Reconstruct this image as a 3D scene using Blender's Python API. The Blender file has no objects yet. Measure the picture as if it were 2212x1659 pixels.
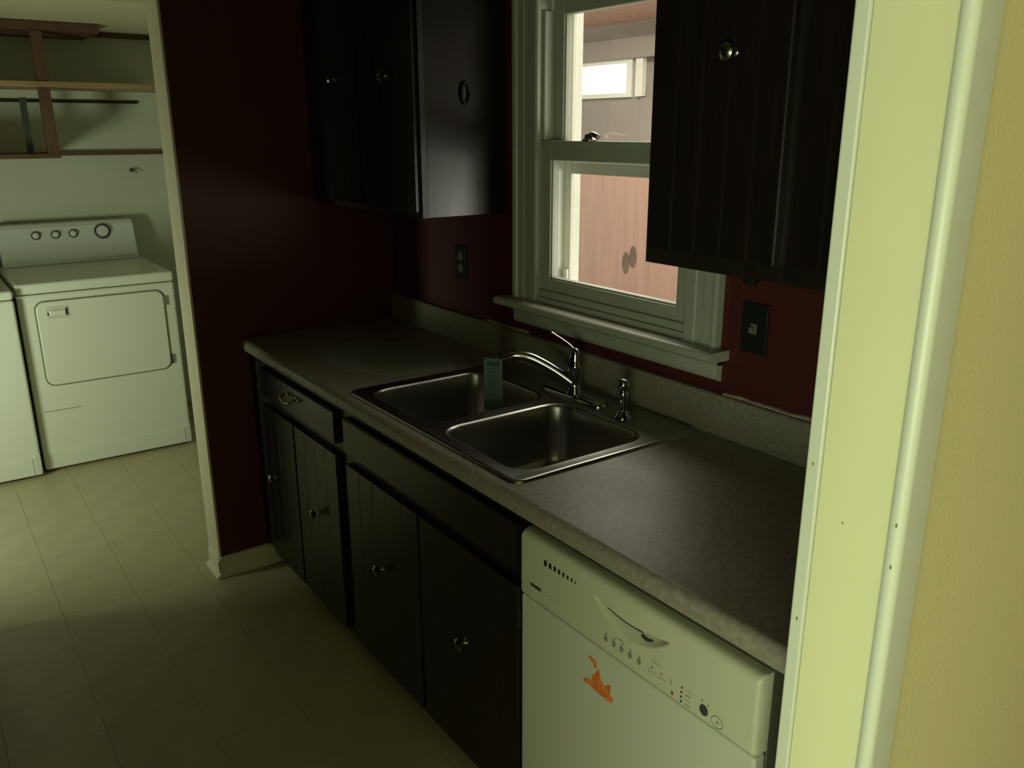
import bpy, bmesh, math, random
from mathutils import Vector, Matrix
random.seed(7)
S = bpy.context.scene
COL = S.collection
PI = math.pi

# ------------------------------------------------------------------ camera
cam = bpy.data.cameras.new('camera'); camo = bpy.data.objects.new('camera', cam); COL.objects.link(camo)
cam.sensor_fit = 'HORIZONTAL'; cam.sensor_width = 36.0; cam.lens = 1823.43 / 2212 * 36.0
cam.clip_start = 0.02
yw, pt, rl = [math.radians(a) for a in (144.388, -16.721, -0.14)]
F = Vector((math.cos(yw)*math.cos(pt), math.sin(yw)*math.cos(pt), math.sin(pt)))
R = Vector((math.sin(yw), -math.cos(yw), 0)); U = R.cross(F)
R2 = R*math.cos(rl) + U*math.sin(rl); U2 = -R*math.sin(rl) + U*math.cos(rl)
M = Matrix((R2, U2, -F)).transposed().to_4x4(); M.translation = (2.9997, -1.5733, 1.6366)
camo.matrix_world = M
S.camera = camo

# ------------------------------------------------------------------ exposure, world, lights
S.view_settings.view_transform = 'Standard'; S.view_settings.look = 'None'
S.view_settings.gamma = 1; S.view_settings.use_curve_mapping = False
S.view_settings.exposure = 0.0
W = bpy.data.worlds.new('world'); S.world = W; W.use_nodes = True
W.node_tree.nodes['Background'].inputs[0].default_value = (0.93, 1.0, 0.90, 1)
W.node_tree.nodes['Background'].inputs[1].default_value = 7.0

def area(name, loc, aim, sx, sy, power, color, spread=180):
    l = bpy.data.lights.new(name, 'AREA'); l.shape = 'RECTANGLE'; l.size = sx; l.size_y = sy
    l.energy = power; l.color = color; l.spread = math.radians(spread)
    o = bpy.data.objects.new(name, l); COL.objects.link(o); o.location = loc
    d = Vector(aim) - Vector(loc); o.rotation_euler = d.to_track_quat('-Z', 'Y').to_euler()
    return o
# window daylight of the room the camera stands in (behind and to the right of it)
area('room_window_light', (3.8, -3.4, 0.85), (3.0, -0.6, 1.0), 2.2, 1.1, 72, (0.87, 1.0, 0.66))
# daylight from a window in the left wall of the laundry room
area('laundry_window_light', (-0.45, -2.35, 0.75), (-1.7, -0.7, 1.0), 0.32, 0.45, 12, (0.88, 1.0, 0.70), 150)
# daylight entering the enclosed porch from its right-hand end
area('porch_window_light', (2.9, 1.0, 1.05), (0.8, 0.9, 1.15), 0.9, 0.6, 28, (1.0, 0.98, 0.88))
area('porch_skylight', (0.7, 0.86, 2.36), (0.7, 0.60, 1.5), 2.4, 0.80, 52, (1.0, 0.94, 0.84))
area('porch_wall_fill', (-0.9, 0.50, 2.38), (-0.5, 1.6, 1.1), 1.6, 0.4, 3, (1.0, 0.97, 0.86))  # fill lamp added to brighten the far porch wall, no skylight there

# ------------------------------------------------------------------ materials
def mat(name, col, rough=0.5, metal=0.0, noise=None, spec=0.5, bump=None, coat=0.0, rnoise=None):
    m = bpy.data.materials.new(name); m.use_nodes = True
    nt = m.node_tree; b = nt.nodes['Principled BSDF']
    b.inputs['Base Color'].default_value = (*col, 1); b.inputs['Roughness'].default_value = rough
    b.inputs['Metallic'].default_value = metal; b.inputs['Specular IOR Level'].default_value = spec
    b.inputs['Coat Weight'].default_value = coat
    tc = nt.nodes.new('ShaderNodeTexCoord')
    def nz(scale, stretch=(1, 1, 1), detail=4):
        mp = nt.nodes.new('ShaderNodeMapping'); mp.inputs['Scale'].default_value = stretch
        nt.links.new(tc.outputs['Object'], mp.inputs[0])
        n = nt.nodes.new('ShaderNodeTexNoise'); n.inputs['Scale'].default_value = scale; n.inputs['Detail'].default_value = detail
        nt.links.new(mp.outputs[0], n.inputs['Vector']); return n
    if noise:       # (scale, stretch, other colour, lo, hi)
        n = nz(noise[0], noise[1]); r = nt.nodes.new('ShaderNodeValToRGB')
        r.color_ramp.elements[0].position = noise[3]; r.color_ramp.elements[1].position = noise[4]
        r.color_ramp.elements[0].color = (*noise[2], 1); r.color_ramp.elements[1].color = (*col, 1)
        nt.links.new(n.outputs['Fac'], r.inputs[0]); nt.links.new(r.outputs[0], b.inputs['Base Color'])
    if rnoise:
        n = nz(rnoise[0], rnoise[1]); r = nt.nodes.new('ShaderNodeMapRange')
        r.inputs['To Min'].default_value = rough - rnoise[2]; r.inputs['To Max'].default_value = rough + rnoise[2]
        nt.links.new(n.outputs['Fac'], r.inputs[0]); nt.links.new(r.outputs[0], b.inputs['Roughness'])
    if bump:        # (scale, stretch, strength)
        n = nz(bump[0], bump[1]); bp = nt.nodes.new('ShaderNodeBump'); bp.inputs['Strength'].default_value = bump[2]
        bp.inputs['Distance'].default_value = 0.002
        nt.links.new(n.outputs['Fac'], bp.inputs['Height']); nt.links.new(bp.outputs[0], b.inputs['Normal'])
    return m

red = mat('red_paint', (0.075, 0.009, 0.007), 0.55, bump=(160, (1, 1, 1), 0.25), noise=(3, (1, 1, 1), (0.065, 0.008, 0.006), .35, .65))
cream = mat('cream_paint', (0.66, 0.60, 0.44), 0.5, bump=(120, (1, 1, 1), 0.15))
mint = mat('pale_green_paint', (0.52, 0.54, 0.44), 0.6, bump=(120, (1, 1, 1), 0.15), noise=(1.5, (1, 1, 1), (0.48, 0.51, 0.40), .35, .65))
tan = mat('tan_wall_paint', (0.74, 0.67, 0.38), 0.6, bump=(180, (1, 1, 1), 0.15), noise=(2, (1, 1, 1), (0.70, 0.64, 0.37), .3, .7))
jambp = mat('jamb_cream_paint', (0.80, 0.79, 0.50), 0.45, noise=(1.6, (1, 1, 1), (0.71, 0.70, 0.44), .35, .7))
trimw = mat('white_trim_paint', (0.70, 0.72, 0.62), 0.35, noise=(4, (1, 1, .4), (0.64, 0.66, 0.56), .3, .7))
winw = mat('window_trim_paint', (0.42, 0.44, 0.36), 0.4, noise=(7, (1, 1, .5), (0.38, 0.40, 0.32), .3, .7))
dull = mat('dull_brown_paint', (0.20, 0.16, 0.11), 0.7)
ceilm = mat('ceiling_paint', (0.55, 0.52, 0.42), 0.7)
wood = mat('dark_stained_wood', (0.016, 0.010, 0.008), 0.30, spec=0.32, noise=(14, (3, 3, .25), (0.010, 0.007, 0.005), .35, .65), bump=(30, (4, 4, .15), 0.12), rnoise=(6, (2, 2, .4), .05))
woodframe = mat('dark_face_frame_wood', (0.013, 0.010, 0.007), 0.4, noise=(14, (3, 3, .25), (0.008, 0.006, 0.004), .35, .65))
lam = mat('speckled_laminate', (0.30, 0.265, 0.215), 0.40, noise=(90, (1, 1, 1), (0.235, 0.21, 0.17), .42, .60), rnoise=(5, (1, 1, 1), .05))
steel = mat('brushed_steel', (0.36, 0.345, 0.32), 0.30, 1.0, rnoise=(6, (1, 1, 1), .02))
chrome = mat('chrome', (0.50, 0.50, 0.48), 0.08, 1.0)
nickel = mat('satin_nickel', (0.30, 0.29, 0.27), 0.25, 1.0)
dwm = mat('dishwasher_enamel', (0.55, 0.56, 0.45), 0.35)
dwshade = mat('dishwasher_side_shade', (0.10, 0.105, 0.075), 0.5)  # dark side tone, also painting in the shade under the counter edge
dwpan = mat('dishwasher_panel_plastic', (0.53, 0.53, 0.39), 0.4)
appl = mat('appliance_enamel', (0.74, 0.76, 0.68), 0.3)
consm = mat('console_plastic', (0.66, 0.70, 0.66), 0.35)
dgrey = mat('dark_grey_plastic', (0.05, 0.055, 0.05), 0.4)
mgrey = mat('grey_print', (0.20, 0.21, 0.14), 0.6)
pinkp = mat('faint_pink_print', (0.42, 0.34, 0.22), 0.6)
black = mat('black_plastic', (0.008, 0.009, 0.008), 0.45)
redprint = mat('dull_red_print', (0.22, 0.06, 0.03), 0.6)
orange = mat('orange_sticker', (0.62, 0.13, 0.015), 0.7, noise=(60, (1, 1, 1), (0.72, 0.22, 0.06), .4, .6))
socket = mat('grey_socket_plastic', (0.16, 0.17, 0.13), 0.4)
pine = mat('pine_board', (0.40, 0.26, 0.14), 0.6, noise=(8, (.4, .4, 6), (0.30, 0.19, 0.10), .35, .65))
brownw = mat('brown_stud_wood', (0.12, 0.06, 0.035), 0.6, noise=(10, (2, 2, .5), (0.08, 0.04, 0.024), .35, .65))
vinyl = mat('vinyl_tile', (0.50, 0.44, 0.28), 0.45, noise=(9, (1, 1, 1), (0.45, 0.395, 0.25), .35, .65), rnoise=(4, (1, 1, 1), .06))
grout = mat('vinyl_joint', (0.40, 0.35, 0.22), 0.6)
pinkw = mat('pink_painted_wood', (0.66, 0.42, 0.34), 0.55, noise=(5, (5, 5, .35), (0.56, 0.35, 0.28), .32, .68), bump=(14, (5, 5, .3), 0.3))
porchc = mat('porch_cream_board', (0.34, 0.30, 0.26), 0.6, noise=(2, (1, 1, 1), (0.31, 0.27, 0.235), .35, .65))
paper = mat('pale_teal_tag_paper', (0.10, 0.155, 0.14), 0.7)
ink = mat('dark_teal_ink', (0.03, 0.06, 0.065), 0.7)
sheetm = mat('grey_green_sheet', (0.30, 0.32, 0.27), 0.42)
caulk = mat('torn_caulk', (0.42, 0.32, 0.27), 0.7)
cupm = mat('grey_rubber', (0.30, 0.27, 0.22), 0.4)
_n = cupm.node_tree; _t = _n.nodes.new('ShaderNodeBsdfTransparent'); _m = _n.nodes.new('ShaderNodeMixShader'); _m.inputs[0].default_value = 0.42
_n.links.new(_t.outputs[0], _m.inputs[1]); _n.links.new(_n.nodes['Principled BSDF'].outputs[0], _m.inputs[2]); _n.links.new(_m.outputs[0], _n.nodes['Material Output'].inputs[0])
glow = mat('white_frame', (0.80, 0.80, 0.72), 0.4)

glass = bpy.data.materials.new('window_glass'); glass.use_nodes = True
nt = glass.node_tree; nt.nodes.clear()
out = nt.nodes.new('ShaderNodeOutputMaterial'); tr = nt.nodes.new('ShaderNodeBsdfTransparent'); gl = nt.nodes.new('ShaderNodeBsdfGlossy')
gl.inputs['Roughness'].default_value = 0.02; tr.inputs[0].default_value = (0.93, 0.95, 0.92, 1)
lw = nt.nodes.new('ShaderNodeLayerWeight'); lw.inputs[0].default_value = 0.12; fr = nt.nodes.new('ShaderNodeMath'); fr.operation = 'MULTIPLY_ADD'; fr.inputs[1].default_value = 0.5; fr.inputs[2].default_value = 0.03; nt.links.new(lw.outputs['Facing'], fr.inputs[0]); mx = nt.nodes.new('ShaderNodeMixShader')
nt.links.new(fr.outputs[0], mx.inputs[0]); nt.links.new(tr.outputs[0], mx.inputs[1]); nt.links.new(gl.outputs[0], mx.inputs[2])
nt.links.new(mx.outputs[0], out.inputs[0])

# ------------------------------------------------------------------ helpers
def tag(o, label=None, cat=None, group=None, kind=None):
    if label: o['label'] = label
    if cat: o['category'] = cat
    if group: o['group'] = group
    if kind: o['kind'] = kind
    return o
def thing(name, loc, label, cat, group=None):
    o = bpy.data.objects.new(name, None); COL.objects.link(o); o.location = loc; o.empty_display_size = .05
    return tag(o, label, cat, group)
def wloc(p):
    v = Vector((0, 0, 0))
    while p is not None: v += Vector(p.location); p = p.parent
    return v
def link(name, bm, m, parent=None, smooth=False, bevel=0, seg=2):
    off = wloc(parent)
    bmesh.ops.translate(bm, vec=-off, verts=bm.verts)
    me = bpy.data.meshes.new(name); bm.to_mesh(me); bm.free()
    for mm in (m if isinstance(m, (list, tuple)) else [m]): me.materials.append(mm)
    o = bpy.data.objects.new(name, me); COL.objects.link(o)
    if parent is not None: o.parent = parent
    if smooth:
        for p in me.polygons: p.use_smooth = True
    if bevel:
        md = o.modifiers.new('bevel', 'BEVEL'); md.width = bevel; md.segments = seg; md.limit_method = 'ANGLE'; md.angle_limit = math.radians(50)
        md.harden_normals = False
    return o
def addbox(bm, a, b):
    x0, y0, z0 = a; x1, y1, z1 = b
    v = [bm.verts.new(p) for p in ((x0,y0,z0),(x1,y0,z0),(x1,y1,z0),(x0,y1,z0),(x0,y0,z1),(x1,y0,z1),(x1,y1,z1),(x0,y1,z1))]
    fs = []
    for f in ((0,3,2,1),(4,5,6,7),(0,1,5,4),(1,2,6,5),(2,3,7,6),(3,0,4,7)): fs.append(bm.faces.new([v[i] for i in f]))
    return fs
def box(name, a, b, m, parent=None, bevel=0, seg=2):
    bm = bmesh.new(); addbox(bm, a, b); return link(name, bm, m, parent, bevel=bevel, seg=seg)
def boxes(name, lst, m, parent=None, bevel=0):
    bm = bmesh.new()
    for a, b in lst: addbox(bm, a, b)
    return link(name, bm, m, parent, bevel=bevel)
def lathe(name, prof, origin, axis, m, parent=None, n=24, smooth=True):
    """prof: list of (radius, distance along axis)"""
    ax = Vector(axis).normalized(); t = Vector((0, 0, 1)) if abs(ax.z) < .9 else Vector((1, 0, 0))
    e1 = ax.cross(t).normalized(); e2 = ax.cross(e1); o = Vector(origin)
    bm = bmesh.new(); rings = []
    for r, h in prof:
        rings.append([bm.verts.new(o + ax*h + (e1*math.cos(2*PI*i/n) + e2*math.sin(2*PI*i/n))*max(r, 1e-5)) for i in range(n)])
    for a, b in zip(rings, rings[1:]):
        for i in range(n): bm.faces.new((a[i], a[(i+1) % n], b[(i+1) % n], b[i]))
    bm.faces.new(rings[0][::-1]); bm.faces.new(rings[-1])
    bmesh.ops.recalc_face_normals(bm, faces=bm.faces)
    ob = link(name, bm, m, parent, smooth=smooth)
    if smooth: es = ob.modifiers.new('es', 'EDGE_SPLIT'); es.split_angle = math.radians(50)
    return ob
def tube(name, pts, radii, m, parent=None, n=14, flat=1.0, sub=6):
    P = [Vector(p) for p in pts]
    if sub > 1:      # Catmull-Rom
        Q, RR = [], []
        for i in range(len(P)-1):
            p0 = P[max(i-1, 0)]; p1 = P[i]; p2 = P[i+1]; p3 = P[min(i+2, len(P)-1)]
            for k in range(sub):
                t = k/sub
                Q.append(0.5*((2*p1) + (p2-p0)*t + (2*p0-5*p1+4*p2-p3)*t*t + (-p0+3*p1-3*p2+p3)*t**3))
                RR.append(radii[i]*(1-t) + radii[i+1]*t)
        Q.append(P[-1]); RR.append(radii[-1])
    else: Q, RR = P, list(radii)
    bm = bmesh.new(); rings = []; side = None
    for i, q in enumerate(Q):
        d = (Q[min(i+1, len(Q)-1)] - Q[max(i-1, 0)]).normalized()
        if side is None:
            t = Vector((0, 0, 1)) if abs(d.z) < .9 else Vector((1, 0, 0)); side = d.cross(t).normalized()
        side = (side - d*side.dot(d)).normalized(); up = d.cross(side)
        rings.append([bm.verts.new(q + side*math.cos(2*PI*k/n)*RR[i] + up*math.sin(2*PI*k/n)*RR[i]*flat) for k in range(n)])
    for a, b in zip(rings, rings[1:]):
        for i in range(n): bm.faces.new((a[i], a[(i+1) % n], b[(i+1) % n], b[i]))
    bm.faces.new(rings[0][::-1]); bm.faces.new(rings[-1])
    bmesh.ops.recalc_face_normals(bm, faces=bm.faces)
    return link(name, bm, m, parent, smooth=True)
def prism(name, poly, axis, lo, hi, m, parent=None, bevel=0, smooth=False):
    """poly 2D, extruded along axis 0/1/2 from lo to hi; 2D coords are the other two axes in order"""
    def P(u, v, w):
        c = [u, v]; c.insert(axis, w); return c
    bm = bmesh.new()
    A = [bm.verts.new(P(u, v, lo)) for u, v in poly]; B = [bm.verts.new(P(u, v, hi)) for u, v in poly]
    n = len(poly)
    for i in range(n): bm.faces.new((A[i], A[(i+1) % n], B[(i+1) % n], B[i]))
    bm.faces.new(A[::-1]); bm.faces.new(B)
    bmesh.ops.recalc_face_normals(bm, faces=bm.faces)
    o = link(name, bm, m, parent, bevel=bevel)
    if smooth:
        for p in o.data.polygons: p.use_smooth = True
        es = o.modifiers.new('es', 'EDGE_SPLIT'); es.split_angle = math.radians(40)
    return o
def rrect(x0, x1, y0, y1, r, k=6):
    pts = []
    for cx, cy, a in ((x1-r, y0+r, -90), (x1-r, y1-r, 0), (x0+r, y1-r, 90), (x0+r, y0+r, 180)):
        for i in range(k+1):
            t = math.radians(a + 90*i/k); pts.append((cx + r*math.cos(t), cy + r*math.sin(t)))
    return pts
def struct(o, label=None, cat=None):
    o['kind'] = 'structure'
    if label: o['label'] = label
    if cat: o['category'] = cat
    return o
def copy_tree(o, parent=None):
    c = o.copy(); COL.objects.link(c); c.parent = parent
    for ch in list(o.children): copy_tree(ch, c)
    return c

# ------------------------------------------------------------------ setting: floor, walls, ceilings
fl = struct(box('floor', (-2.5, -4.2, -0.10), (5.3, 0.0, -0.002), grout), 'beige vinyl tile floor of kitchen and laundry', 'floor')
T = 0.2425; y_off = -1.0935; x_off = -0.055
bm = bmesh.new(); addbox(bm, (0, 0, -0.0019), (T-0.0014, T-0.0014, 0)); tile_me = bpy.data.meshes.new('tile'); bm.to_mesh(tile_me); bm.free(); tile_me.materials.append(vinyl)
for i in range(-10, 10):
    for j in range(-4, 5):
        x = x_off + i*T; y = y_off + j*T
        if x < -2.32 or x > 2.2: continue
        if y > -0.5 and x > -0.35: continue
        if y + T > 0.0: continue
        t = bpy.data.objects.new('tile', tile_me); COL.objects.link(t); t.parent = fl; t.location = (x, y, 0)

def wall_faces(name, lst, mats, pick, **k):
    """boxes whose faces take a material by normal"""
    bm = bmesh.new()
    for a, b in lst: addbox(bm, a, b)
    bm.normal_update()
    for f in bm.faces: f.material_index = pick(f)
    return link(name, bm, mats, **k)

# wall with the kitchen window (opening x .945-1.566, z 1.12-2.02)
wx0, wx1, wz0, wz1 = 0.945, 1.566, 1.125, 2.02
struct(wall_faces('wall_back', [((-2.45, 0, 0), (-.13, .15, 2.6)), ((-.13, 0, 0), (wx0, .15, 2.6)), ((wx1, 0, 0), (5.2, .15, 2.6)), ((wx0, 0, 0), (wx1, .15, wz0)), ((wx0, 0, wz1), (wx1, .15, 2.6))],
                  [red, mint, porchc], lambda f: 2 if f.normal.y > .5 else (0 if f.calc_center_median().x > -.2 else 1)), 'dark red kitchen wall around the window', 'wall')
# partition between kitchen and laundry with cased opening
struct(wall_faces('wall_left', [((-.13, -.79, 0), (0, 0, 2.6)), ((-.13, -1.60, 2.045), (0, -.79, 2.6)), ((-.13, -4.0, 0), (0, -1.60, 2.6))],
                  [red, cream], lambda f: 0 if f.normal.x > .5 else 1), 'dark red wall left of the counter ending at the laundry opening', 'wall')
# wall between kitchen and the room of the camera, doorway y -1.62 .. -.70
struct(wall_faces('wall_right', [((2.437, -.688, 0), (2.533, 0, 2.6)), ((2.437, -1.62, 2.06), (2.533, -.688, 2.6)), ((2.437, -4.0, 0), (2.533, -1.62, 2.6))],
                  [tan, red], lambda f: 0 if f.normal.x > .5 else 1), 'wall stub beside the doorway', 'wall')
struct(box('wall_front', (-2.45, -4.15, 0), (5.2, -4.0, 2.6), dull), 'rear wall out of view', 'wall')
struct(box('wall_side', (5.2, -4.15, 0), (5.35, .15, 2.6), tan), 'side wall out of view', 'wall')
struct(box('wall_laundry', (-2.47, -4.15, 0), (-2.32, 0, 2.6), mint), 'pale green back wall of the laundry room', 'wall')
struct(box('ceiling', (-.13, -4.15, 2.6), (5.35, .15, 2.7), ceilm), 'kitchen ceiling', 'ceiling')
struct(box('ceiling', (-2.32, -4.0, 2.15), (-.13, 0, 2.25), cream), 'low cream ceiling over the laundry room', 'ceiling')

# doorway trim beside the camera: kitchen casing edge, jamb board, rounded bead, tan plaster face
struct(box('trim_1', (2.4155, -.7035, 0), (2.4362, 0, 2.6), trimw, bevel=.003), 'narrow white casing edge on the kitchen side of the doorway', 'trim')
struct(box('trim_2', (2.4375, -.702, 0), (2.536, -.688, 2.05), jambp, bevel=.001), 'cream yellow door jamb board facing the camera side', 'trim')
bead = [(2.531, -.700)] + [(2.542 + .0105*math.cos(math.radians(a)), -.7005 + .0095*math.sin(math.radians(a))) for a in range(180, 361, 15)] + [(2.5525, -.66), (2.533, -.66)]
struct(prism('trim_3', bead, 2, 0, 2.6, trimw, smooth=True), 'rounded bright white corner bead of the doorway', 'trim')
struct(box('wall_plaster', (2.533, -.66, 0), (2.5495, 0, 2.6), tan), 'plain tan wall face right of the doorway bead', 'wall')
struct(box('trim_4', (2.41, -1.62, 0), (2.56, -1.605, 2.05), trimw), 'opposite jamb of the doorway', 'trim')
# nicks and scuffs of the jamb, flush chips
scm = mat('scuff_mark', (0.22, 0.21, 0.13), 0.8)
for nm, (x, y, z), r in (('scuff', (2.4255, -.7036, 1.240), .0022), ('scuff', (2.4262, -.7036, 1.022), .0024), ('scuff', (2.4735, -.7021, 1.178), .0016)):
    bm = bmesh.new(); bmesh.ops.create_circle(bm, cap_ends=True, radius=r, segments=8, matrix=Matrix.Translation((x, y, z)) @ Matrix.Rotation(PI/2, 4, 'X') @ Matrix.Diagonal((.7, 1.3, 1, 1)))
    p = bpy.data.objects['trim_2'] if x > 2.437 else bpy.data.objects['trim_1']
    link('scuff', bm, scm, p)
for z in (1.205, 1.152):
    bm = bmesh.new(); bmesh.ops.create_circle(bm, cap_ends=True, radius=.002, segments=8, matrix=Matrix.Translation((2.5445, -.7101, z)) @ Matrix.Rotation(PI/2, 4, 'X') @ Matrix.Diagonal((.7, 1.5, 1, 1)))
    link('scuff', bm, scm, bpy.data.objects['trim_3'])

# baseboards
bb = [(0, 0), (.016, 0), (.016, .010), (.013, .013), (.013, .066), (.010, .078), (.004, .084), (0, .084)]
struct(prism('baseboard_left', [(0 + a, z) for a, z in bb], 1, -.803, -.545, trimw), 'white moulded baseboard under the dark red wall', 'baseboard')
struct(prism('baseboard_jamb', [(-.79 - a, z) for a, z in bb], 0, -.13, .014, cream), 'cream baseboard wrapping the wall end', 'baseboard')
struct(prism('baseboard_shoe', [(-.803, 0), (-.817, 0), (-.815, .010), (-.803, .018)], 0, -.13, .02, cream), 'quarter round shoe moulding at the wall end', 'baseboard')
struct(box('trim_5', (-.135, -.7985, .084), (.004, -.7895, 2.045), cream, bevel=.002), 'cream board lining the laundry opening', 'trim')
struct(box('trim_6', (-.135, -1.60, 2.036), (.004, -.7985, 2.045), cream), 'cream head board of the laundry opening', 'trim')

# ------------------------------------------------------------------ window_1
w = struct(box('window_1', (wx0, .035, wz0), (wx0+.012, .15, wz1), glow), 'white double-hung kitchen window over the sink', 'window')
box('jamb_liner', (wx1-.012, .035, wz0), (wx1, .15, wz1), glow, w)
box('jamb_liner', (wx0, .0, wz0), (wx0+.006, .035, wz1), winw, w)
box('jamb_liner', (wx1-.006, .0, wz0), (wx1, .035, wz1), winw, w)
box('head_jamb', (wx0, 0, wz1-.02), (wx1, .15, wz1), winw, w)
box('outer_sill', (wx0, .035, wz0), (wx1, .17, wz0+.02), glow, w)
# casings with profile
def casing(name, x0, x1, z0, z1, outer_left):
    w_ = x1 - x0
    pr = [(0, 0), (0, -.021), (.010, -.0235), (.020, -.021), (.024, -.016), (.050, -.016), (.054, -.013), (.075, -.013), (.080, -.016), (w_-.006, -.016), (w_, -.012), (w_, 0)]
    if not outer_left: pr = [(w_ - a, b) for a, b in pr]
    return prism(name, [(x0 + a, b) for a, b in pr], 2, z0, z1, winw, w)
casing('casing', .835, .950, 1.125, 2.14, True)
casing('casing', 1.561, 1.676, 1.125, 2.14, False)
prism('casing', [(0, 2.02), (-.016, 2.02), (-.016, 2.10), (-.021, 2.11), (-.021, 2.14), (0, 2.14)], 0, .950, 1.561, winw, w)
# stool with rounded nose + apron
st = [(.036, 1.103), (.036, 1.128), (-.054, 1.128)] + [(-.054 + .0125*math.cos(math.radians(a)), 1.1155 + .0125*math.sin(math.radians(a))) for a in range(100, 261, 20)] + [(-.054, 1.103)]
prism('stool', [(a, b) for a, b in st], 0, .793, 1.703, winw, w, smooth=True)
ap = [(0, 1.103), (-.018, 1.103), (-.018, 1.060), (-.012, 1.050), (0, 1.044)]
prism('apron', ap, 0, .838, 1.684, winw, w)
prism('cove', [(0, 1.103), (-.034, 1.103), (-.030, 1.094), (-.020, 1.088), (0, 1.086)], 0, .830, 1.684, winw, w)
# sill ledge and stops under the sash
box('inner_sill', (wx0, -.012, 1.128), (wx1, .05, 1.146), winw, w, bevel=.003)
box('stop_ledge', (wx0+.006, -.006, 1.146), (wx1-.006, .004, 1.168), winw, w, bevel=.004)
# lower sash: y .004-.034
def sash(x0, x1, z0, z1, y0, y1, st_, bot, top, gx, m=winw):
    s = boxes('sash', [((x0, y0, z0), (x0+st_, y1, z1)), ((x1-st_, y0, z0), (x1, y1, z1)), ((x0+st_, y0, z0), (x1-st_, y1, z0+bot)), ((x0+st_, y0, z1-top), (x1-st_, y1, z1))], m, w, bevel=.003)
    ym = (y0+y1)/2
    box('pane', (x0+st_-.004, ym-.0015, z0+bot-.004), (x1-st_+.004, ym+.0015, z1-top+.004), glass, s)
    # thin glazing bead
    boxes('glazing_bead', [((x0+st_, y0+.006, z0+bot), (x0+st_+.005, y1-.002, z1-top)), ((x1-st_-.005, y0+.006, z0+bot), (x1-st_, y1-.002, z1-top)), ((x0+st_, y0+.006, z0+bot), (x1-st_, y1-.002, z0+bot+.005))], m, s)
    return s
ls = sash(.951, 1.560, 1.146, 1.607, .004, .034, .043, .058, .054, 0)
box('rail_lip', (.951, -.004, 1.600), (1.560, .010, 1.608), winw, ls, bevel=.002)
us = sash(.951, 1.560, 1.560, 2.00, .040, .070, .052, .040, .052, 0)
box('track_cover', (.951, .004, 1.608), (.963, .040, 1.96), winw, w, bevel=.003)
box('track_cover', (1.548, .004, 1.608), (1.560, .040, 1.96), winw, w, bevel=.003)
# sash lock on the meeting rail
lk = lathe('sash_lock', [(.022, 0), (.022, .005), (.016, .009), (.015, .017), (.009, .021)], (1.148, .020, 1.607), (0, 0, 1), nickel, w, 16)
tube('lock_lever', [(1.148, .020, 1.624), (1.172, .010, 1.626), (1.200, .004, 1.619)], [.008, .007, .008], nickel, lk, 8)
# storm frame outside
boxes('storm_frame', [((.957, .088, 1.145), (.987, .102, 2.00)), ((1.524, .088, 1.145), (1.554, .102, 2.00)), ((.987, .088, 1.512), (1.524, .102, 1.545)), ((.987, .084, 1.546), (1.524, .100, 1.585)), ((.987, .088, 1.145), (1.524, .102, 1.163))], glow, w, bevel=.002)
box('storm_track', (.957, .104, 1.145), (.966, .14, 2.00), glow, w)
box('storm_latch', (.968, .078, 1.165), (.984, .088, 1.225), glow, w, bevel=.002)
# small printed strip on the storm rail: a dark block and faint dashes
boxes('rail_sticker', [((1.395, .0872, 1.518), (1.425, .088, 1.526))] + [((1.352 + k*.0082, .0872, 1.5205), (1.357 + k*.0082, .088, 1.5245)) for k in range(5)], mgrey, w)

# suction cups on the lower pane
def cup(x, z, ry, label, y=.0165):
    t = thing('suction_cup', (x, y, z), label, 'suction cup', 'suction cups on the lower pane')
    d = lathe('rubber_disc', [(.030, 0), (.029, .0015), (.018, .004), (.006, .008), (.006, .011), (.003, .012)], (x, y, z), (0, -1, 0), cupm, t, 24)
    for v in d.data.vertices: v.co.x *= .5
    return t
cup(1.314, 1.290, 0, 'lower left oval grey suction cup on the lower window pane')
cup(1.341, 1.309, 0, 'upper right oval grey suction cup on the lower window pane')

# ------------------------------------------------------------------ porch behind the window
struct(box('floor_porch', (-3.2, .15, -.1), (3.2, 1.75, 0), porchc), 'porch floor', 'floor')
struct(box('wall_porch_left', (-3.3, .15, 0), (-3.2, 1.75, 2.7), porchc), 'left end wall of the porch', 'wall')
struct(box('wall_porch_right', (3.2, .15, 0), (3.3, 1.75, 2.7), porchc), 'right end wall of the porch', 'wall')
struct(prism('ceiling_porch', [(.15, 2.62), (1.75, 2.12), (1.75, 2.16), (.15, 2.66)], 0, -3.2, 3.2, pinkw), 'pink painted sloping porch ceiling', 'ceiling')
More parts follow.
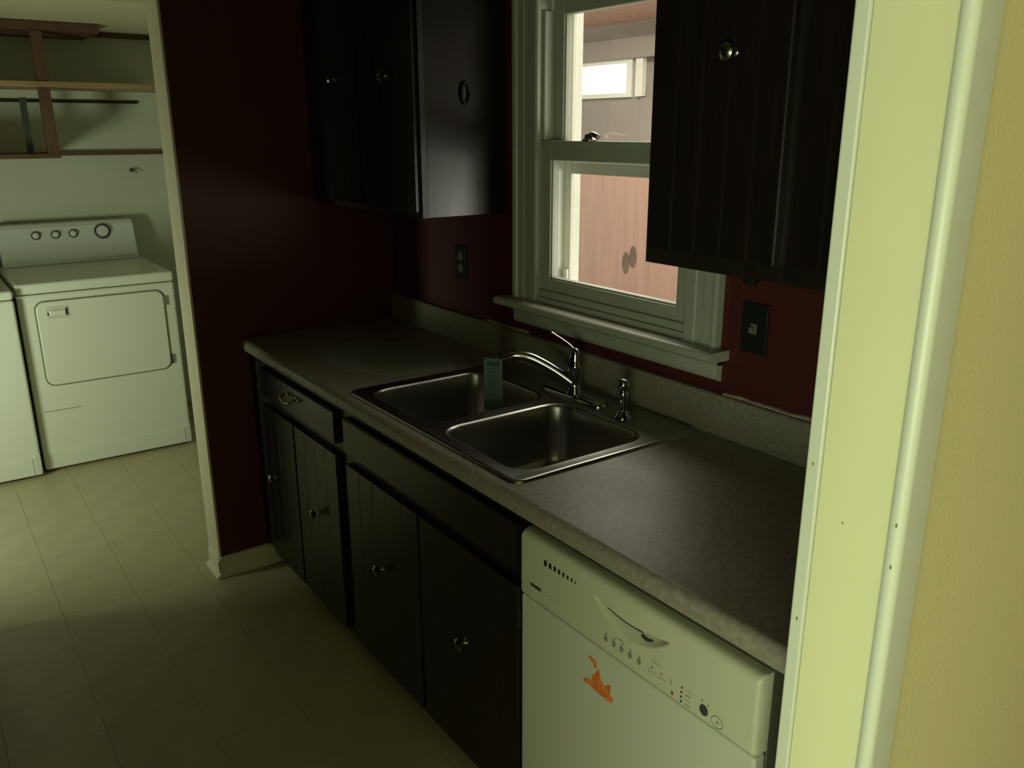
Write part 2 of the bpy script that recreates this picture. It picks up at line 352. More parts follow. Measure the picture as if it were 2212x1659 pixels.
# far porch wall: pink planks below, cream boards above with a small window
PY = 1.60
pw = struct(boxes('wall_porch', [((-3.2, PY+.02, 0), (3.2, PY+.10, 1.80)), ((-3.2, PY+.02, 1.80), (-.84, PY+.10, 2.6)), ((-.365, PY+.02, 1.80), (3.2, PY+.10, 2.6)), ((-.84, PY+.02, 1.985), (-.365, PY+.10, 2.6))], porchc), 'far porch wall of pink planks below cream boards', 'wall')
x = -1.9
k = 0
while x < 1.7:
    wd = .19
    box('plank', (x+.0008, PY + (.001 if k % 2 else .0), 0), (x+wd-.0008, PY+.02, 1.475), pinkw, pw)
    x += wd; k += 1
box('board', (-1.9, PY+.004, 1.475), (-.30, PY+.02, 1.80), porchc, pw)
box('board', (-.30, PY-.002, 1.475), (1.7, PY+.02, 1.795), porchc, pw)
w2 = struct(boxes('window_2', [((-.84, PY-.01, 1.80), (-.80, PY+.06, 1.985)), ((-.402, PY-.01, 1.80), (-.362, PY+.06, 1.985)), ((-.80, PY-.01, 1.80), (-.402, PY+.06, 1.822)), ((-.80, PY-.01, 1.965), (-.402, PY+.06, 1.985))], glow), 'small bright window high in the far porch wall', 'window')
box('pane', (-.80, PY+.02, 1.822), (-.402, PY+.024, 1.965), glass, w2)
struct(box('trim_7', (-1.2, PY-.022, 1.985), (1.4, PY+.02, 2.085), porchc, bevel=.003), 'cream head board over the small porch window', 'trim')
struct(box('trim_8', (-.335, PY-.012, 1.80), (-.285, PY+.02, 1.985), glow, bevel=.003), 'bright vertical strip right of the small porch window', 'trim')

# ------------------------------------------------------------------ cabinets
def knob(origin, parent, axis=(0, -1, 0), name='knob'):
    return lathe(name, [(.009, 0), (.009, .002), (.005, .005), (.0045, .014), (.010, .018), (.0155, .022), (.0160, .026), (.012, .030), (.004, .032)], origin, axis, nickel, parent, 20)
def door(x0, x1, z0, z1, yb, parent, kx=None, kz=None, grooves=3):
    """plank-look slab door 19 mm thick with vertical V grooves; front faces -y"""
    yf = yb - .019; n = grooves + 1; g = .003
    poly = [(x0, yb), (x0, yf + .003), (x0 + .003, yf)]
    for i in range(1, n):
        gx = x0 + (x1-x0)*i/n
        poly += [(gx - g, yf), (gx, yf + .0005), (gx + g, yf)]
    poly += [(x1 - .003, yf), (x1, yf + .003), (x1, yb)]
    d = prism('door', poly, 2, z0, z1, wood, parent)
    if kx is not None: knob((kx, yf, kz), d)
    return d
def hinge(x, z, y, parent):
    return lathe('hinge', [(.004, 0), (.004, .045)], (x, y, z), (0, 0, 1), black, parent, 8)

# base cabinet, left
c1 = thing('base_cabinet', (0.40, -.30, 0), 'dark base cabinet at the left wall with one drawer over two doors', 'cabinet')
box('body', (.003, -.59, .10), (.80, -.03, .874), woodframe, c1)
boxes('face_frame', [((.003, -.61, .10), (.150, -.59, .874)), ((.770, -.61, .10), (.80, -.59, .874)), ((.150, -.61, .845), (.770, -.59, .874)), ((.150, -.61, .700), (.770, -.59, .742)), ((.150, -.61, .10), (.770, -.59, .125)), ((.42, -.61, .125), (.45, -.59, .70))], woodframe, c1, bevel=.001)
box('toe_kick', (.003, -.55, 0), (.80, -.53, .10), woodframe, c1)
dr = prism('drawer', [(-.61, .742), (-.626, .742), (-.630, .746), (-.630, .839), (-.626, .843), (-.61, .843)], 0, .150, .772, wood, c1)
pl = tube('pull', [(.405, -.630, .806), (.405, -.650, .803), (.42, -.655, .795), (.447, -.656, .792), (.474, -.655, .795), (.489, -.650, .803), (.489, -.630, .806)], [.0045, .0045, .004, .004, .004, .0045, .0045], nickel, dr, 10)
lathe('pull_rosette', [(.011, 0), (.010, .003), (.005, .004)], (.405, -.630, .806), (0, -1, 0), nickel, pl, 14)
lathe('pull_rosette', [(.011, 0), (.010, .003), (.005, .004)], (.489, -.630, .806), (0, -1, 0), nickel, pl, 14)
d1 = door(.145, .431, .115, .705, -.61, c1, .236, .452)
d2 = door(.441, .772, .115, .705, -.61, c1, .612, .456)

# sink base cabinet
c2 = thing('base_cabinet', (1.26, -.30, 0), 'dark sink base cabinet with a blank false front over two doors', 'cabinet')
boxes('body', [((.803, -.59, .10), (.821, -.03, .874)), ((1.694, -.59, .10), (1.712, -.03, .874)), ((.821, -.59, .10), (1.694, -.03, .118))], woodframe, c2)
boxes('face_frame', [((.803, -.61, .10), (.845, -.59, .874)), ((1.690, -.61, .10), (1.712, -.59, .874)), ((.845, -.61, .845), (1.690, -.59, .874)), ((.845, -.61, .700), (1.690, -.59, .742)), ((.845, -.61, .10), (1.690, -.59, .125)), ((1.255, -.61, .125), (1.28, -.59, .70))], woodframe, c2, bevel=.001)
box('toe_kick', (.803, -.55, 0), (1.712, -.53, .10), woodframe, c2)
prism('false_front', [(-.61, .735), (-.626, .735), (-.630, .739), (-.630, .839), (-.626, .843), (-.61, .843)], 0, .840, 1.700, wood, c2)
d3 = door(.842, 1.262, .115, .700, -.61, c2, 1.060, .456, 4); hinge(.838, .60, -.622, d3); hinge(.838, .16, -.622, d3)
d4 = door(1.272, 1.702, .115, .700, -.61, c2, 1.491, .452, 4); hinge(1.7, .60, -.622, d4)

# wall cabinet, left of the window
c3 = thing('wall_cabinet', (0.39, -.15, 1.384), 'dark wall cabinet left of the window, its side panel glossy', 'cabinet')
box('body', (.003, -.288, 1.386), (.779, -.002, 2.15), wood, c3, bevel=.001)
boxes('face_frame', [((.003, -.306, 1.386), (.030, -.288, 2.15)), ((.752, -.306, 1.386), (.779, -.288, 2.15)), ((.030, -.306, 1.386), (.752, -.288, 1.412)), ((.030, -.306, 2.12), (.752, -.288, 2.15)), ((.39, -.306, 1.412), (.43, -.288, 2.12))], woodframe, c3)
door(.020, .410, 1.405, 2.135, -.306, c3, .258, 1.80)
door(.425, .768, 1.405, 2.135, -.306, c3, .622, 1.792)

# wall cabinet, right of the window
c4 = thing('wall_cabinet', (2.06, -.15, 1.371), 'dark wall cabinet right of the window with a round knob', 'cabinet')
box('body', (1.716, -.288, 1.371), (2.4153, -.002, 2.15), wood, c4, bevel=.001)
boxes('face_frame', [((1.716, -.306, 1.371), (1.742, -.288, 2.15)), ((2.389, -.306, 1.371), (2.4153, -.288, 2.15)), ((1.742, -.306, 1.371), (2.389, -.288, 1.410)), ((1.742, -.306, 2.12), (2.389, -.288, 2.15)), ((2.040, -.306, 1.410), (2.090, -.288, 2.12))], woodframe, c4)
door(1.735, 2.053, 1.405, 2.135, -.306, c4, 1.934, 1.768, 4)
door(2.083, 2.400, 1.405, 2.135, -.306, c4, 2.24, 1.768, 4)

# oval ring on the side of the left wall cabinet
ov = thing('oval_ring', (.779, -.153, 1.742), 'small dark oval ring fixed to the side of the wall cabinet', 'ring')
pts = [(.786, -.153 + .0125*math.cos(a), 1.742 + .030*math.sin(a)) for a in [2*PI*i/20 for i in range(21)]]
tube('ring', pts, [.0045]*21, black, ov, 10, sub=1)
box('backplate', (.7792, -.1595, 1.722), (.7815, -.1465, 1.764), black, ov, bevel=.001)
box('stud', (.7792, -.1555, 1.770), (.787, -.1505, 1.776), black, ov)

# bracket under the right wall cabinet
br = prism('under_cabinet_bracket', [(1.890, 1.371), (1.897, 1.345), (1.905, 1.338), (1.918, 1.338), (1.926, 1.345), (1.933, 1.371)], 1, -.215, -.19, black, bevel=.002)
tag(br, 'small black bracket hanging under the right wall cabinet', 'bracket')

# ------------------------------------------------------------------ countertop
ct = thing('countertop', (1.2, -.32, .876), 'speckled beige laminate countertop running under the window', 'countertop')
sx0, sx1, sy0, sy1 = .8335, 1.6595, -.6056, -.0466
hx0, hx1, hy0, hy1 = sx0+.015, sx1-.015, sy0+.012, sy1-.012
nose = [(hy0, .876), (-.634, .876)] + [(-.634 + .0075*math.cos(math.radians(a)), .8835 + .0075*math.sin(math.radians(a))) for a in range(260, 179, -20)] + [(-.6415, .897)] + [(-.6245 + .017*math.cos(math.radians(a)), .897 + .0175*math.sin(math.radians(a))) for a in range(180, 89, -10)] + [(-.612, .9138), (hy0, .914)]
CX1 = 2.4150
prism('front_strip', nose, 0, .002, CX1, lam, ct, smooth=True)
boxes('slab', [((.002, hy1, .876), (CX1, -.0005, .914)), ((.002, hy0, .876), (hx0, hy1, .914)), ((hx1, hy0, .876), (CX1, hy1, .914))], lam, ct)
bs = [(-.0005, .914), (-.021, .914), (-.021, 1.012), (-.017, 1.016), (-.0005, 1.016)]
prism('backsplash', bs, 0, .002, CX1, lam, ct)
# torn caulk beads on top of the backsplash
def caulkbead(xs):
    bm = bmesh.new(); prev = None
    for i, xx in enumerate(xs):
        h = .003 + .003*random.random(); yy = -.006 - .006*random.random()
        ring = [bm.verts.new(p) for p in ((xx, -.0005, 1.0165), (xx, yy, 1.0165), (xx, yy+.002, 1.0165+h), (xx, -.0005, 1.017+h*1.3))]
        if prev:
            for j in range(4): bm.faces.new((prev[j], prev[(j+1) % 4], ring[(j+1) % 4], ring[j]))
        else: bm.faces.new(ring)
        prev = ring
    bm.faces.new(prev[::-1]); bmesh.ops.recalc_face_normals(bm, faces=bm.faces)
    link('caulk', bm, caulk, ct)
caulkbead([.66 + i*.02 for i in range(13)])
caulkbead([1.70 + i*.02 for i in range(34)])

sh = prism('thin_sheet', [(.27, -.43), (.33, -.50), (.60, -.53), (.78, -.42), (.80, -.22), (.66, -.16), (.40, -.20), (.29, -.27)], 2, .9143, .9152, sheetm, bevel=0)
tag(sh, 'faint grey green sheet lying flat on the counter left of the sink', 'sheet')

# ------------------------------------------------------------------ sink
sk = thing('sink', ((sx0+sx1)/2, (sy0+sy1)/2, .914), 'double bowl stainless steel sink set in the counter', 'sink')
def ring(bm, pts, z): return [bm.verts.new((x, y, z)) for x, y in pts]
def bridge(bm, a, b):
    n = len(a)
    for i in range(n): bm.faces.new((a[i], a[(i+1) % n], b[(i+1) % n], b[i]))
bm = bmesh.new()
o0 = ring(bm, rrect(sx0, sx1, sy0, sy1, .030), .9142)
o1 = ring(bm, rrect(sx0+.001, sx1-.001, sy0+.001, sy1-.001, .030), .9185)
o2 = ring(bm, rrect(sx0+.006, sx1-.006, sy0+.006, sy1-.006, .027), .9208)
o3 = ring(bm, rrect(sx0+.014, sx1-.014, sy0+.014, sy1-.014, .022), .9190)
bridge(bm, o0, o1); bridge(bm, o1, o2); bridge(bm, o2, o3)
bowls = [(.872, 1.226, -.567, -.168), (1.268, 1.622, -.567, -.168)]
edges = [bm.edges.get((o3[i], o3[(i+1) % len(o3)])) for i in range(len(o3))]
inner = []
for (a, b, c, d_) in bowls:
    r = ring(bm, rrect(a, b, c, d_, .062), .9190); inner.append(r)
    for i in range(len(r)): edges.append(bm.edges.new((r[i], r[(i+1) % len(r)])))
bmesh.ops.triangle_fill(bm, edges=edges, use_beauty=True)
bmesh.ops.recalc_face_normals(bm, faces=bm.faces)
up = sum(f.normal.z*f.calc_area() for f in bm.faces)
if up < 0: bmesh.ops.reverse_faces(bm, faces=bm.faces)
dk = link('deck', bm, steel, sk, smooth=True)
es = dk.modifiers.new('es', 'EDGE_SPLIT'); es.split_angle = math.radians(60)
for (a, b, c, d_) in bowls:
    bm = bmesh.new(); R_ = .062; prof = [(0, .9190), (.003, .9178), (.006, .9145), (.0075, .909), (.010, .86), (.014, .80), (.018, .772), (.026, .755), (.040, .744), (.060, .740), (.10, .738)]
    rings = []
    for ins, z in prof: rings.append(ring(bm, rrect(a+ins, b-ins, c+ins, d_-ins, max(R_-ins*.3, .02)), z))
    for p_, q_ in zip(rings, rings[1:]): bridge(bm, p_, q_)
    cx_, cy_ = (a+b)/2, (c+d_)/2
    dr_ = [bm.verts.new((cx_ + .045*math.cos(t), cy_ + .045*math.sin(t), .736)) for t in [math.radians(-45) + 2*PI*i/len(rings[0]) for i in range(len(rings[0]))]]
    bridge(bm, rings[-1], dr_); bm.faces.new(dr_)
    bmesh.ops.recalc_face_normals(bm, faces=bm.faces)
    if sum(f.normal.z*f.calc_area() for f in bm.faces) < 0: bmesh.ops.reverse_faces(bm, faces=bm.faces)
    bw = link('bowl', bm, steel, sk, smooth=True)
    lathe('drain', [(.044, 0), (.044, .002), (.036, .003), (.030, .001), (.010, .001)], (cx_, cy_, .736), (0, 0, 1), chrome, bw, 20)

# ------------------------------------------------------------------ faucet
fx, fy, fz = 1.262, -.113, .9192
fc = thing('faucet', (fx, fy, fz), 'chrome single lever kitchen faucet with a low curved spout', 'faucet')
bm = bmesh.new()
rp = lambda k, z: ring(bm, rrect(fx-.128+k, fx+.128-k, fy-.028+k, fy+.028-k, .0275-k), z)
rr = [rp(0, fz), rp(0, fz+.004), rp(.003, fz+.009), rp(.010, fz+.013), rp(.020, fz+.0145)]
for p_, q_ in zip(rr, rr[1:]): bridge(bm, p_, q_)
bm.faces.new(rr[-1]); bm.faces.new(rr[0][::-1]); bmesh.ops.recalc_face_normals(bm, faces=bm.faces)
pt_ = link('base_plate', bm, chrome, fc, smooth=True); e_ = pt_.modifiers.new('es', 'EDGE_SPLIT'); e_.split_angle = math.radians(45)
lathe('body', [(.026, 0), (.024, .008), (.019, .014), (.0175, .030), (.0185, .050), (.0195, .070), (.0205, .074), (.0205, .082), (.018, .086), (.0165, .098), (.0155, .112), (.013, .122), (.008, .128), (.002, .130)], (fx, fy, fz+.012), (0, 0, 1), chrome, fc, 28)
tube('lever', [(fx, fy, fz+.130), (fx-.014, fy-.004, fz+.143), (fx-.036, fy-.012, fz+.156), (fx-.058, fy-.020, fz+.166), (fx-.075, fy-.026, fz+.173)], [.0075, .0065, .0055, .006, .0075], chrome, fc, 12, flat=.7)
sp = tube('spout', [(fx-.002, fy-.004, fz+.040), (fx-.030, fy-.030, fz+.066), (fx-.062, fy-.062, fz+.092), (fx-.088, fy-.092, fz+.110), (fx-.112, fy-.124, fz+.116), (fx-.134, fy-.150, fz+.108), (fx-.148, fy-.166, fz+.090)], [.0165, .0155, .0145, .0135, .013, .0125, .0125], chrome, fc, 18)
lathe('aerator', [(.0125, 0), (.0135, .003), (.0135, .014), (.010, .016)], (fx-.147, fy-.165, fz+.092), (-.35, -.35, -.87), nickel, sp, 18)

sy_ = thing('side_sprayer', (1.472, -.125, .9192), 'chrome side sprayer with a round head right of the faucet', 'sprayer')
lathe('escutcheon', [(.026, 0), (.025, .005), (.019, .010), (.016, .018), (.014, .020)], (1.472, -.125, .9192), (0, 0, 1), chrome, sy_, 24)
lathe('wand', [(.012, 0), (.0115, .010), (.013, .030), (.0145, .045), (.013, .052), (.0105, .056)], (1.472, -.125, .938), (0, 0, 1), chrome, sy_, 24)
lathe('spray_head', [(.009, 0), (.0135, .004), (.0165, .011), (.0170, .017), (.0150, .025), (.010, .030), (.003, .032)], (1.472, -.125, .992), (0, 0, 1), chrome, sy_, 24)

# ------------------------------------------------------------------ paper tag on the spout
tx, ty, tz = 1.132, -.300, 1.030
tg = thing('paper_tag', (tx, ty, tz), 'pale teal paper tag hanging from the end of the faucet spout', 'tag')
tg_parts = []
def tagbox(name, u0, u1, v0, v1, m, d0=0, d1=.0006, parent=None):
    """u along tag width, v down the tag; tag plane faces the camera side, slightly turned"""
    a = math.radians(-38); ux, uy = math.cos(a+PI/2), math.sin(a+PI/2)   # width direction
    ux, uy = .53, .848; nx, ny = .848, -.53
    bm = bmesh.new(); vs = []
    for d in (d0, d1):
        for (u, v) in ((u0, v0), (u1, v0), (u1, v1), (u0, v1)):
            vs.append(bm.verts.new((tx + ux*u + nx*d, ty + uy*u + ny*d, tz + .002 - v - u*.12)))
    for f in ((0, 1, 2, 3), (7, 6, 5, 4), (0, 4, 5, 1), (1, 5, 6, 2), (2, 6, 7, 3), (3, 7, 4, 0)): bm.faces.new([vs[i] for i in f])
    bmesh.ops.recalc_face_normals(bm, faces=bm.faces)
    return link(name, bm, m, parent or tg)
tagbox('card', -.026, .026, 0, .150, paper)
tagbox('header_print', -.016, .017, .010, .022, ink, .0006, .0009)
for k, (l, v, h) in enumerate(((.018, .029, .0018), (.017, .035, .0018), (.016, .050, .0015), (.012, .057, .0015), (.016, .064, .0015), (.014, .071, .0015), (.016, .078, .0015), (.010, .085, .0015), (.015, .100, .0015), (.016, .107, .0015), (.012, .118, .0020), (.015, .128, .0015))):
    tagbox('text_line', -l, l*(.8 if k % 3 else 1), v, v+h, ink, .0006, .0008)
tube('string', [(tx, ty, tz-.004), (tx-.006, ty-.004, tz+.004), (tx+.002, ty+.006, tz+.008), (tx+.006, ty+.004, tz-.002)], [.001]*4, dgrey, tg, 6)

# ------------------------------------------------------------------ outlet and switch
ol = thing('wall_outlet', (.505, -.001, 1.198), 'black duplex outlet on the red wall under the left wall cabinet', 'outlet')
box('cover_plate', (.470, -.007, 1.140), (.540, -.0005, 1.256), black, ol, bevel=.002)
for z in (1.219, 1.178):
    s_ = lathe('socket', [(.0168, 0), (.0165, .0015), (.0155, .002)], (.505, -.007, z), (0, -1, 0), socket, ol, 20)
    boxes('slot', [((.4985, -.0093, z-.001), (.5, -.009, z+.006)), ((.510, -.0093, z-.001), (.5115, -.009, z+.005))], black, s_)
lathe('screw', [(.003, 0), (.002, .001)], (.505, -.007, 1.198), (0, -1, 0), nickel, ol, 8)
sw = thing('light_switch', (1.775, -.001, 1.195), 'black toggle light switch plate on the red wall right of the window', 'switch')
box('cover_plate', (1.738, -.008, 1.136), (1.812, -.0005, 1.254), black, sw, bevel=.002)
box('toggle', (1.769, -.020, 1.186), (1.779, -.008, 1.200), socket, sw, bevel=.002)
box('toggle_collar', (1.766, -.0095, 1.183), (1.784, -.008, 1.207), socket, sw)

# ------------------------------------------------------------------ dishwasher
DX0, DX1, DY = 1.720, 2.334, -.634
dw = thing('dishwasher', (2.027, -.33, 0), 'white built-in dishwasher under the counter with an orange sticker scrap', 'dishwasher')
box('body', (DX0+.002, -.604, .08), (DX1-.001, -.03, .872), dwshade, dw, bevel=.002)
box('toe_panel', (DX0+.01, -.57, 0), (DX1-.01, -.54, .08), dwshade, dw)
box('door', (DX0, DY, .10), (DX1, -.606, .699), dwm, dw, bevel=.006, seg=3)
# control panel: height field with rolled top and curved grip recess
PX0, PX1, PZ0, PZ1 = DX0, DX1, .703, .847
def arc_top(x):    # upper edge of the grip (local z) between gx0 and gx1
    u = (x - GX0)/(GX1-GX0); return 0.8085 - .015*(1-(2*u-1)**2) + .000
def arc_bot(x):
    u = (x - GX0)/(GX1-GX0); return 0.8085 - .047*(1-abs(2*u-1)**2.2) 
GX0, GX1 = 1.952, 2.148
def pdepth(x, z):
    y = DY - .003
    t = (z - .831)/(PZ1 - .831)
    if t > 0: y += .016*(1-math.sqrt(max(0, 1-t*t))) 
    e = min(x-PX0, PX1-x)
    if e < .007: y += .006*(1-math.sqrt(max(0, 1-(1-e/.007)**2)))
    b_ = (z - PZ0)
    if b_ < .004: y += .003*(1-b_/.004)
    if GX0 < x < GX1:
        lo, hi = arc_bot(x), arc_top(x)
        if lo < z < hi: 
            f = (z-lo)/max(hi-lo, 1e-5); y += min(1, (hi-lo)/.012)*.016*min(1, f*1.5)*(1 if f < .93 else (1-f)/.07)
    return y
bm = bmesh.new(); NX, NZ = 150, 84; g = []
for j in range(NZ+1):
    z = PZ0 + (PZ1-PZ0)*j/NZ
    g.append([bm.verts.new((PX0 + (PX1-PX0)*i/NX, pdepth(PX0 + (PX1-PX0)*i/NX, z), z)) for i in range(NX+1)])
for j in range(NZ):
    for i in range(NX): bm.faces.new((g[j][i], g[j][i+1], g[j+1][i+1], g[j+1][i]))
bk = {}
for key, (x, z) in {'a': (PX0, PZ0), 'b': (PX1, PZ0), 'c': (PX1, PZ1), 'd': (PX0, PZ1)}.items(): bk[key] = bm.verts.new((x, -.606, z))
bm.faces.new([bk['a'], bk['b']] + [g[0][i] for i in range(NX, -1, -1)])
bm.faces.new([bk['c'], bk['d']] + g[NZ][:])
bm.faces.new([bk['d'], bk['a']] + [g[j][0] for j in range(NZ+1)])
bm.faces.new([bk['b'], bk['c']] + [g[j][NX] for j in range(NZ, -1, -1)])
bm.faces.new([bk['a'], bk['d'], bk['c'], bk['b']])
bmesh.ops.recalc_face_normals(bm, faces=bm.faces)
cp = link('control_panel', bm, dwpan, dw, smooth=True); e_ = cp.modifiers.new('es', 'EDGE_SPLIT'); e_.split_angle = math.radians(55)
FY = DY - .003
def plate(name, x0, x1, z0, z1, m, parent, th=.0006, y=FY, bevel=0): return box(name, (x0, y-th, z0), (x1, y+.0006, z1), m, parent, bevel=bevel)
xv = 1.802
for k in range(8):                                     # vent holes shrinking to the right
    s_ = .0066 - .0005*k
    plate('vent', xv, xv + s_*1.25, .8065 - s_, .8065 + s_, black if k < 7 else redprint, cp, .0004); xv += .0155 - .0006*k
# maker's badge (unreadable), short strokes on a dark bar
plate('badge', 1.757, 1.792, .7345, .7415, dgrey, cp)
for k in range(3): plate('faint_print', 1.806 + k*.017, 1.815 + k*.017, .7330, .7345, pinkp, cp, .0004)
tube('grip_latch', [(2.085, FY-.002, .7905), (2.100, FY-.004, .7900), (2.112, FY-.003, .7935)], [.003, .0035, .002], dgrey, cp, 8)
tube('grip_edge', [(1.99, FY+.001, arc_top(1.99)-.001), (2.02, FY, arc_top(2.02)-.001), (2.05, FY, arc_top(2.05)-.001), (2.085, FY, arc_top(2.085)-.001)], [.0008, .001, .0012, .0012], dgrey, cp, 6)
def disc(name, x, z, rx, rz, m, th=.0008, n=18, rot=0):
    bm = bmesh.new(); cr, sr = math.cos(rot), math.sin(rot); A, B = [], []
    for i in range(n):
        u, v = rx*math.cos(2*PI*i/n), rz*math.sin(2*PI*i/n); X, Z = x + u*cr - v*sr, z + u*sr + v*cr
        A.append(bm.verts.new((X, FY-th, Z))); B.append(bm.verts.new((X, FY+.0006, Z)))
    bm.faces.new(A); bridge(bm, A, B); bmesh.ops.recalc_face_normals(bm, faces=bm.faces)
    return link(name, bm, m, cp)
for x in (1.990, 2.012, 2.033, 2.055, 2.078):
    disc('button', x, .7325, .0050, .0068, mgrey, n=14)
    disc('indicator', x+.0015, .7435, .0014, .0014, dgrey, n=8)
plate('button_caption', 2.018, 2.038, .7485, .7503, mgrey, cp, .0004)
plate('button_caption', 2.109, 2.131, .7510, .7524, mgrey, cp, .0004)
for x in (2.110, 2.133): disc('indicator', x, .7385, .0016, .0016, redprint if x > 2.12 else dgrey, n=8); plate('underline', x-.009, x+.010, .7290, .7300, mgrey, cp, .0004)
plate('timer_mark', 2.150, 2.158, .7385, .7395, mgrey, cp, .0004); plate('timer_mark', 2.156, 2.1573, .730, .7385, mgrey, cp, .0004)
disc('indicator', 2.160, .7165, .0026, .0040, redprint, n=12)
for k, z in enumerate((.7400, .7310, .7215, .7125)):
    disc('indicator', 2.181 - k*.0003, z, .0022, .0022, redprint if k == 0 else dgrey, n=10)
    plate('indicator_caption', 2.188, 2.204 - .003*(k % 2), z-.0010, z+.0006, pinkp if k in (0, 2) else mgrey, cp, .0004)
disc('start_button', 2.2305, .7262, .0086, .0098, dgrey, .0016, 20, .3)
for x, z in ((2.2255, .742), (2.238, .7395)): disc('button_caption', x, z, .0018, .0018, mgrey, n=8)
tube('cancel_ring', [(2.259 + .0120*math.cos(t), FY-.0004, .7205 + .0105*math.sin(t)) for t in [2*PI*i/18 for i in range(19)]], [.0006]*19, mgrey, cp, 6, sub=1)
plate('cancel_mark', 2.255, 2.263, .7198, .7212, mgrey, cp, .0004); plate('cancel_mark', 2.2582, 2.2596, .7170, .7240, mgrey, cp, .0004)
# orange sticker scrap on the door
scrap1 = [(1.938, 0.663), (1.946, 0.669), (1.955, 0.667), (1.963, 0.665), (1.965, 0.654), (1.959, 0.649), (1.954, 0.656), (1.948, 0.661)]
scrap2 = [(1.968, 0.65), (1.973, 0.652), (1.975, 0.642), (1.979, 0.632), (1.984, 0.632), (1.987, 0.624), (1.997, 0.634), (2.004, 0.636), (2.004, 0.62), (2.008, 0.612), (2.014, 0.611), (2.007, 0.599), (1.992, 0.599), (1.978, 0.6), (1.961, 0.601), (1.946, 0.605), (1.931, 0.601), (1.926, 0.606), (1.938, 0.616), (1.951, 0.617), (1.953, 0.625), (1.949, 0.63), (1.957, 0.633), (1.962, 0.64)]
SC = []
for nm, pl_ in (('sticker_scrap', scrap1), ('sticker_scrap', scrap2)):
    SC.append(prism(nm, pl_, 1, DY-.0006, DY+.0004, orange, dw))
tag(SC[0], 'torn orange sticker scrap'); tag(SC[1], 'torn orange sticker scrap')

# ------------------------------------------------------------------ laundry: dryer and washer
def rounded_front(name, y0, y1, z0, z1, r, x0, x1, m, parent, bevel=0):
    return prism(name, rrect(y0, y1, z0, z1, r, 6), 0, x0, x1, m, parent, bevel=bevel)
YR, YL, XF = -.472, -1.186, -1.540
dry = thing('clothes_dryer', (-1.90, (YR+YL)/2, 0), 'white clothes dryer with four console dials beside the wall end', 'dryer')
box('cabinet', (-2.28, YL, .012), (XF, YR, .893), appl, dry, bevel=.012, seg=3)
box('top_panel', (-2.28, YL-.001, .897), (XF+.006, YR+.001, .948), appl, dry, bevel=.014, seg=4)
gr_ = rounded_front('door_gasket', -1.122, -.526, .437, .862, .045, XF-.001, XF+.0014, mgrey, dry)
dd = rounded_front('door', -1.115, -.533, .444, .855, .040, XF-.001, XF+.009, appl, dry, bevel=.004)
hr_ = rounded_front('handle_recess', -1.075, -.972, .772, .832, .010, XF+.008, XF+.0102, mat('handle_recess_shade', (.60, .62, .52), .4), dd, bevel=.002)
box('handle_grip', (XF+.009, -1.062, .788), (XF+.020, -.990, .812), appl, dd, bevel=.005)
box('handle_well', (XF+.0102, -.988, .782), (XF+.0108, -.979, .822), dgrey, dd); box('handle_well', (XF+.0102, -1.070, .790), (XF+.0108, -1.060, .804), dgrey, dd)
for z in (.80, .49): box('hinge', (XF-.001, -.530, z-.025), (XF+.012, -.521, z+.025), dgrey if z < .6 else mgrey, dry, bevel=.002)
box('panel_crease', (XF-.001, -1.150, .312), (XF+.0008, -.985, .315), mgrey, dry)
boxes('toe_panel', [((XF-.002, YL+.012, .018), (XF+.004, YR-.03, .105))], appl, dry, bevel=.003)
box('corner_leg_cover', (XF-.002, YR-.026, .018), (XF+.006, YR-.002, .125), trimw, dry, bevel=.003)
for y in (YL+.06, YR-.06):
    for x in (-2.22, XF-.06): lathe('leveling_foot', [(.02, 0), (.02, .012)], (x, y, 0), (0, 0, 1), dgrey, dry, 12)
# console: curved profile in x,z extruded along y
cprof = [(-2.275, .948), (-2.150, .948), (-2.148, .965), (-2.160, .985), (-2.178, 1.04), (-2.192, 1.10), (-2.206, 1.140), (-2.222, 1.158), (-2.240, 1.162), (-2.275, 1.162)]
def conpr(y0, y1, parent): return prism('console', cprof, 1, y0, y1, consm, parent, bevel=.006, smooth=False)
cn = conpr(YL+.018, YR-.022, dry)
cax = (.975, 0, .22)
def dial(y, z, r, d, ring_=True):
    # point on the slanted console face
    x = -2.192 + (1.10 - z)*.2333 + .0015
    if ring_: lathe('dial_ring', [(r*1.5, 0), (r*1.5, .002), (r*1.3, .003)], (x, y, z), cax, dgrey, cn, 24)
    return lathe('dial', [(r*1.15, .002), (r*1.1, .004), (r, .006), (r*.95, d), (r*.6, d+.004), (r*.1, d+.004)], (x, y, z), cax, consm, cn, 24)
dial(-.660, 1.105, .028, .026)
for y in (-.808, -.895, -.990): dial(y, 1.102, .0155, .018)
tube('trim_line', [(-2.146, YL+.02, .968), (-2.146, YR-.024, .968)], [.003, .003], trimw, cn, 8, sub=1)

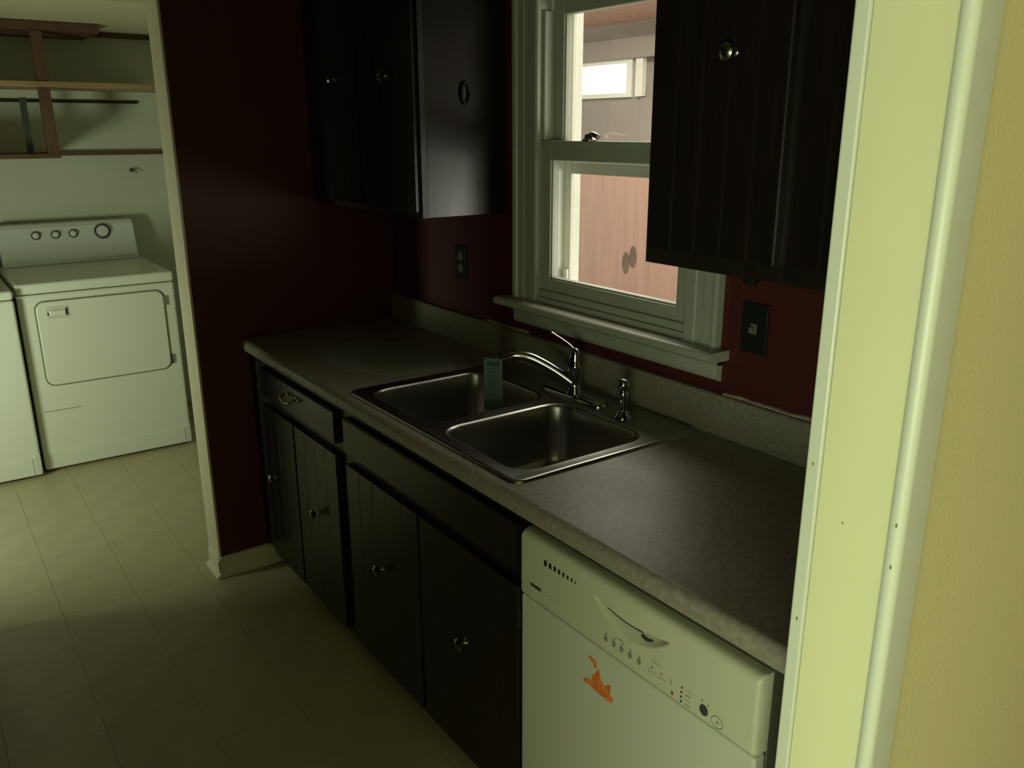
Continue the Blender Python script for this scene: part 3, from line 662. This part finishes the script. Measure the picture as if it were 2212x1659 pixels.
WR = -1.2015; WXF = -1.493
wa = thing('clothes_washer', (-1.86, -1.56, 0), 'white clothes washer at the left edge of the view', 'washer')
box('cabinet', (-2.24, WR-.70, .012), (WXF, WR, .884), appl, wa, bevel=.012, seg=3)
box('top_panel', (-2.24, WR-.701, .888), (WXF+.005, WR+.001, .930), appl, wa, bevel=.014, seg=4)
box('lid', (-2.10, WR-.64, .931), (WXF-.06, WR-.06, .937), appl, wa, bevel=.003)
box('toe_panel', (WXF-.002, WR-.68, .018), (WXF+.004, WR-.036, .105), appl, wa, bevel=.003)
box('corner_leg_cover', (WXF-.002, WR-.030, .018), (WXF+.006, WR-.003, .125), trimw, wa, bevel=.003)
for y in (WR-.64, WR-.06):
    for x in (-2.18, WXF-.06): lathe('leveling_foot', [(.02, 0), (.02, .012)], (x, y, 0), (0, 0, 1), dgrey, wa, 12)
prism('console', [(a+.04, b-.016) for a, b in cprof], 1, WR-.68, WR-.03, consm, wa, bevel=.006)

# ------------------------------------------------------------------ laundry shelving on the back wall
shf = thing('wall_shelving', (-2.3, -1.1, 1.53), 'wooden wall shelving with an upright above the dryer', 'shelf')
box('shelf_board', (-2.32, -1.9, 1.846), (-1.885, -.300, 1.872), pine, shf, bevel=.002)
box('shelf_board', (-2.32, -1.9, 1.508), (-1.90, -.850, 1.530), brownw, shf, bevel=.002)
box('top_board', (-2.32, -1.9, 2.106), (-1.90, -.600, 2.148), brownw, shf, bevel=.002)
box('upright', (-1.945, -.908, 1.530), (-1.895, -.858, 2.106), brownw, shf, bevel=.002)
box('wall_cleat', (-2.32, -1.9, 1.800), (-2.295, -.250, 1.846), mint, shf)
box('wall_cleat', (-2.32, -1.9, 1.785), (-2.285, -.370, 1.800), black, shf)  # black strip painting in the shadow line under the cleat
box('wall_cleat', (-2.32, -.850, 1.510), (-2.29, -.200, 1.530), brownw, shf)
box('wall_cleat', (-2.32, -.600, 2.125), (-2.29, -.240, 2.148), brownw, shf)
box('hanging_strip', (-2.03, -.985, 1.530), (-2.02, -.955, 1.80), dgrey, shf)
hk = thing('wall_hook', (-2.32, -.440, 1.425), 'small dark pipe stub on the pale green wall above the dryer', 'hook')
lathe('stub', [(.012, 0), (.012, .004), (.006, .006), (.006, .022), (.009, .026)], (-2.32, -.440, 1.425), (1, 0, 0), dgrey, hk, 12)
tube('hook_arm', [(-2.298, -.440, 1.425), (-2.290, -.425, 1.418), (-2.288, -.415, 1.408)], [.004, .004, .003], dgrey, hk, 8)
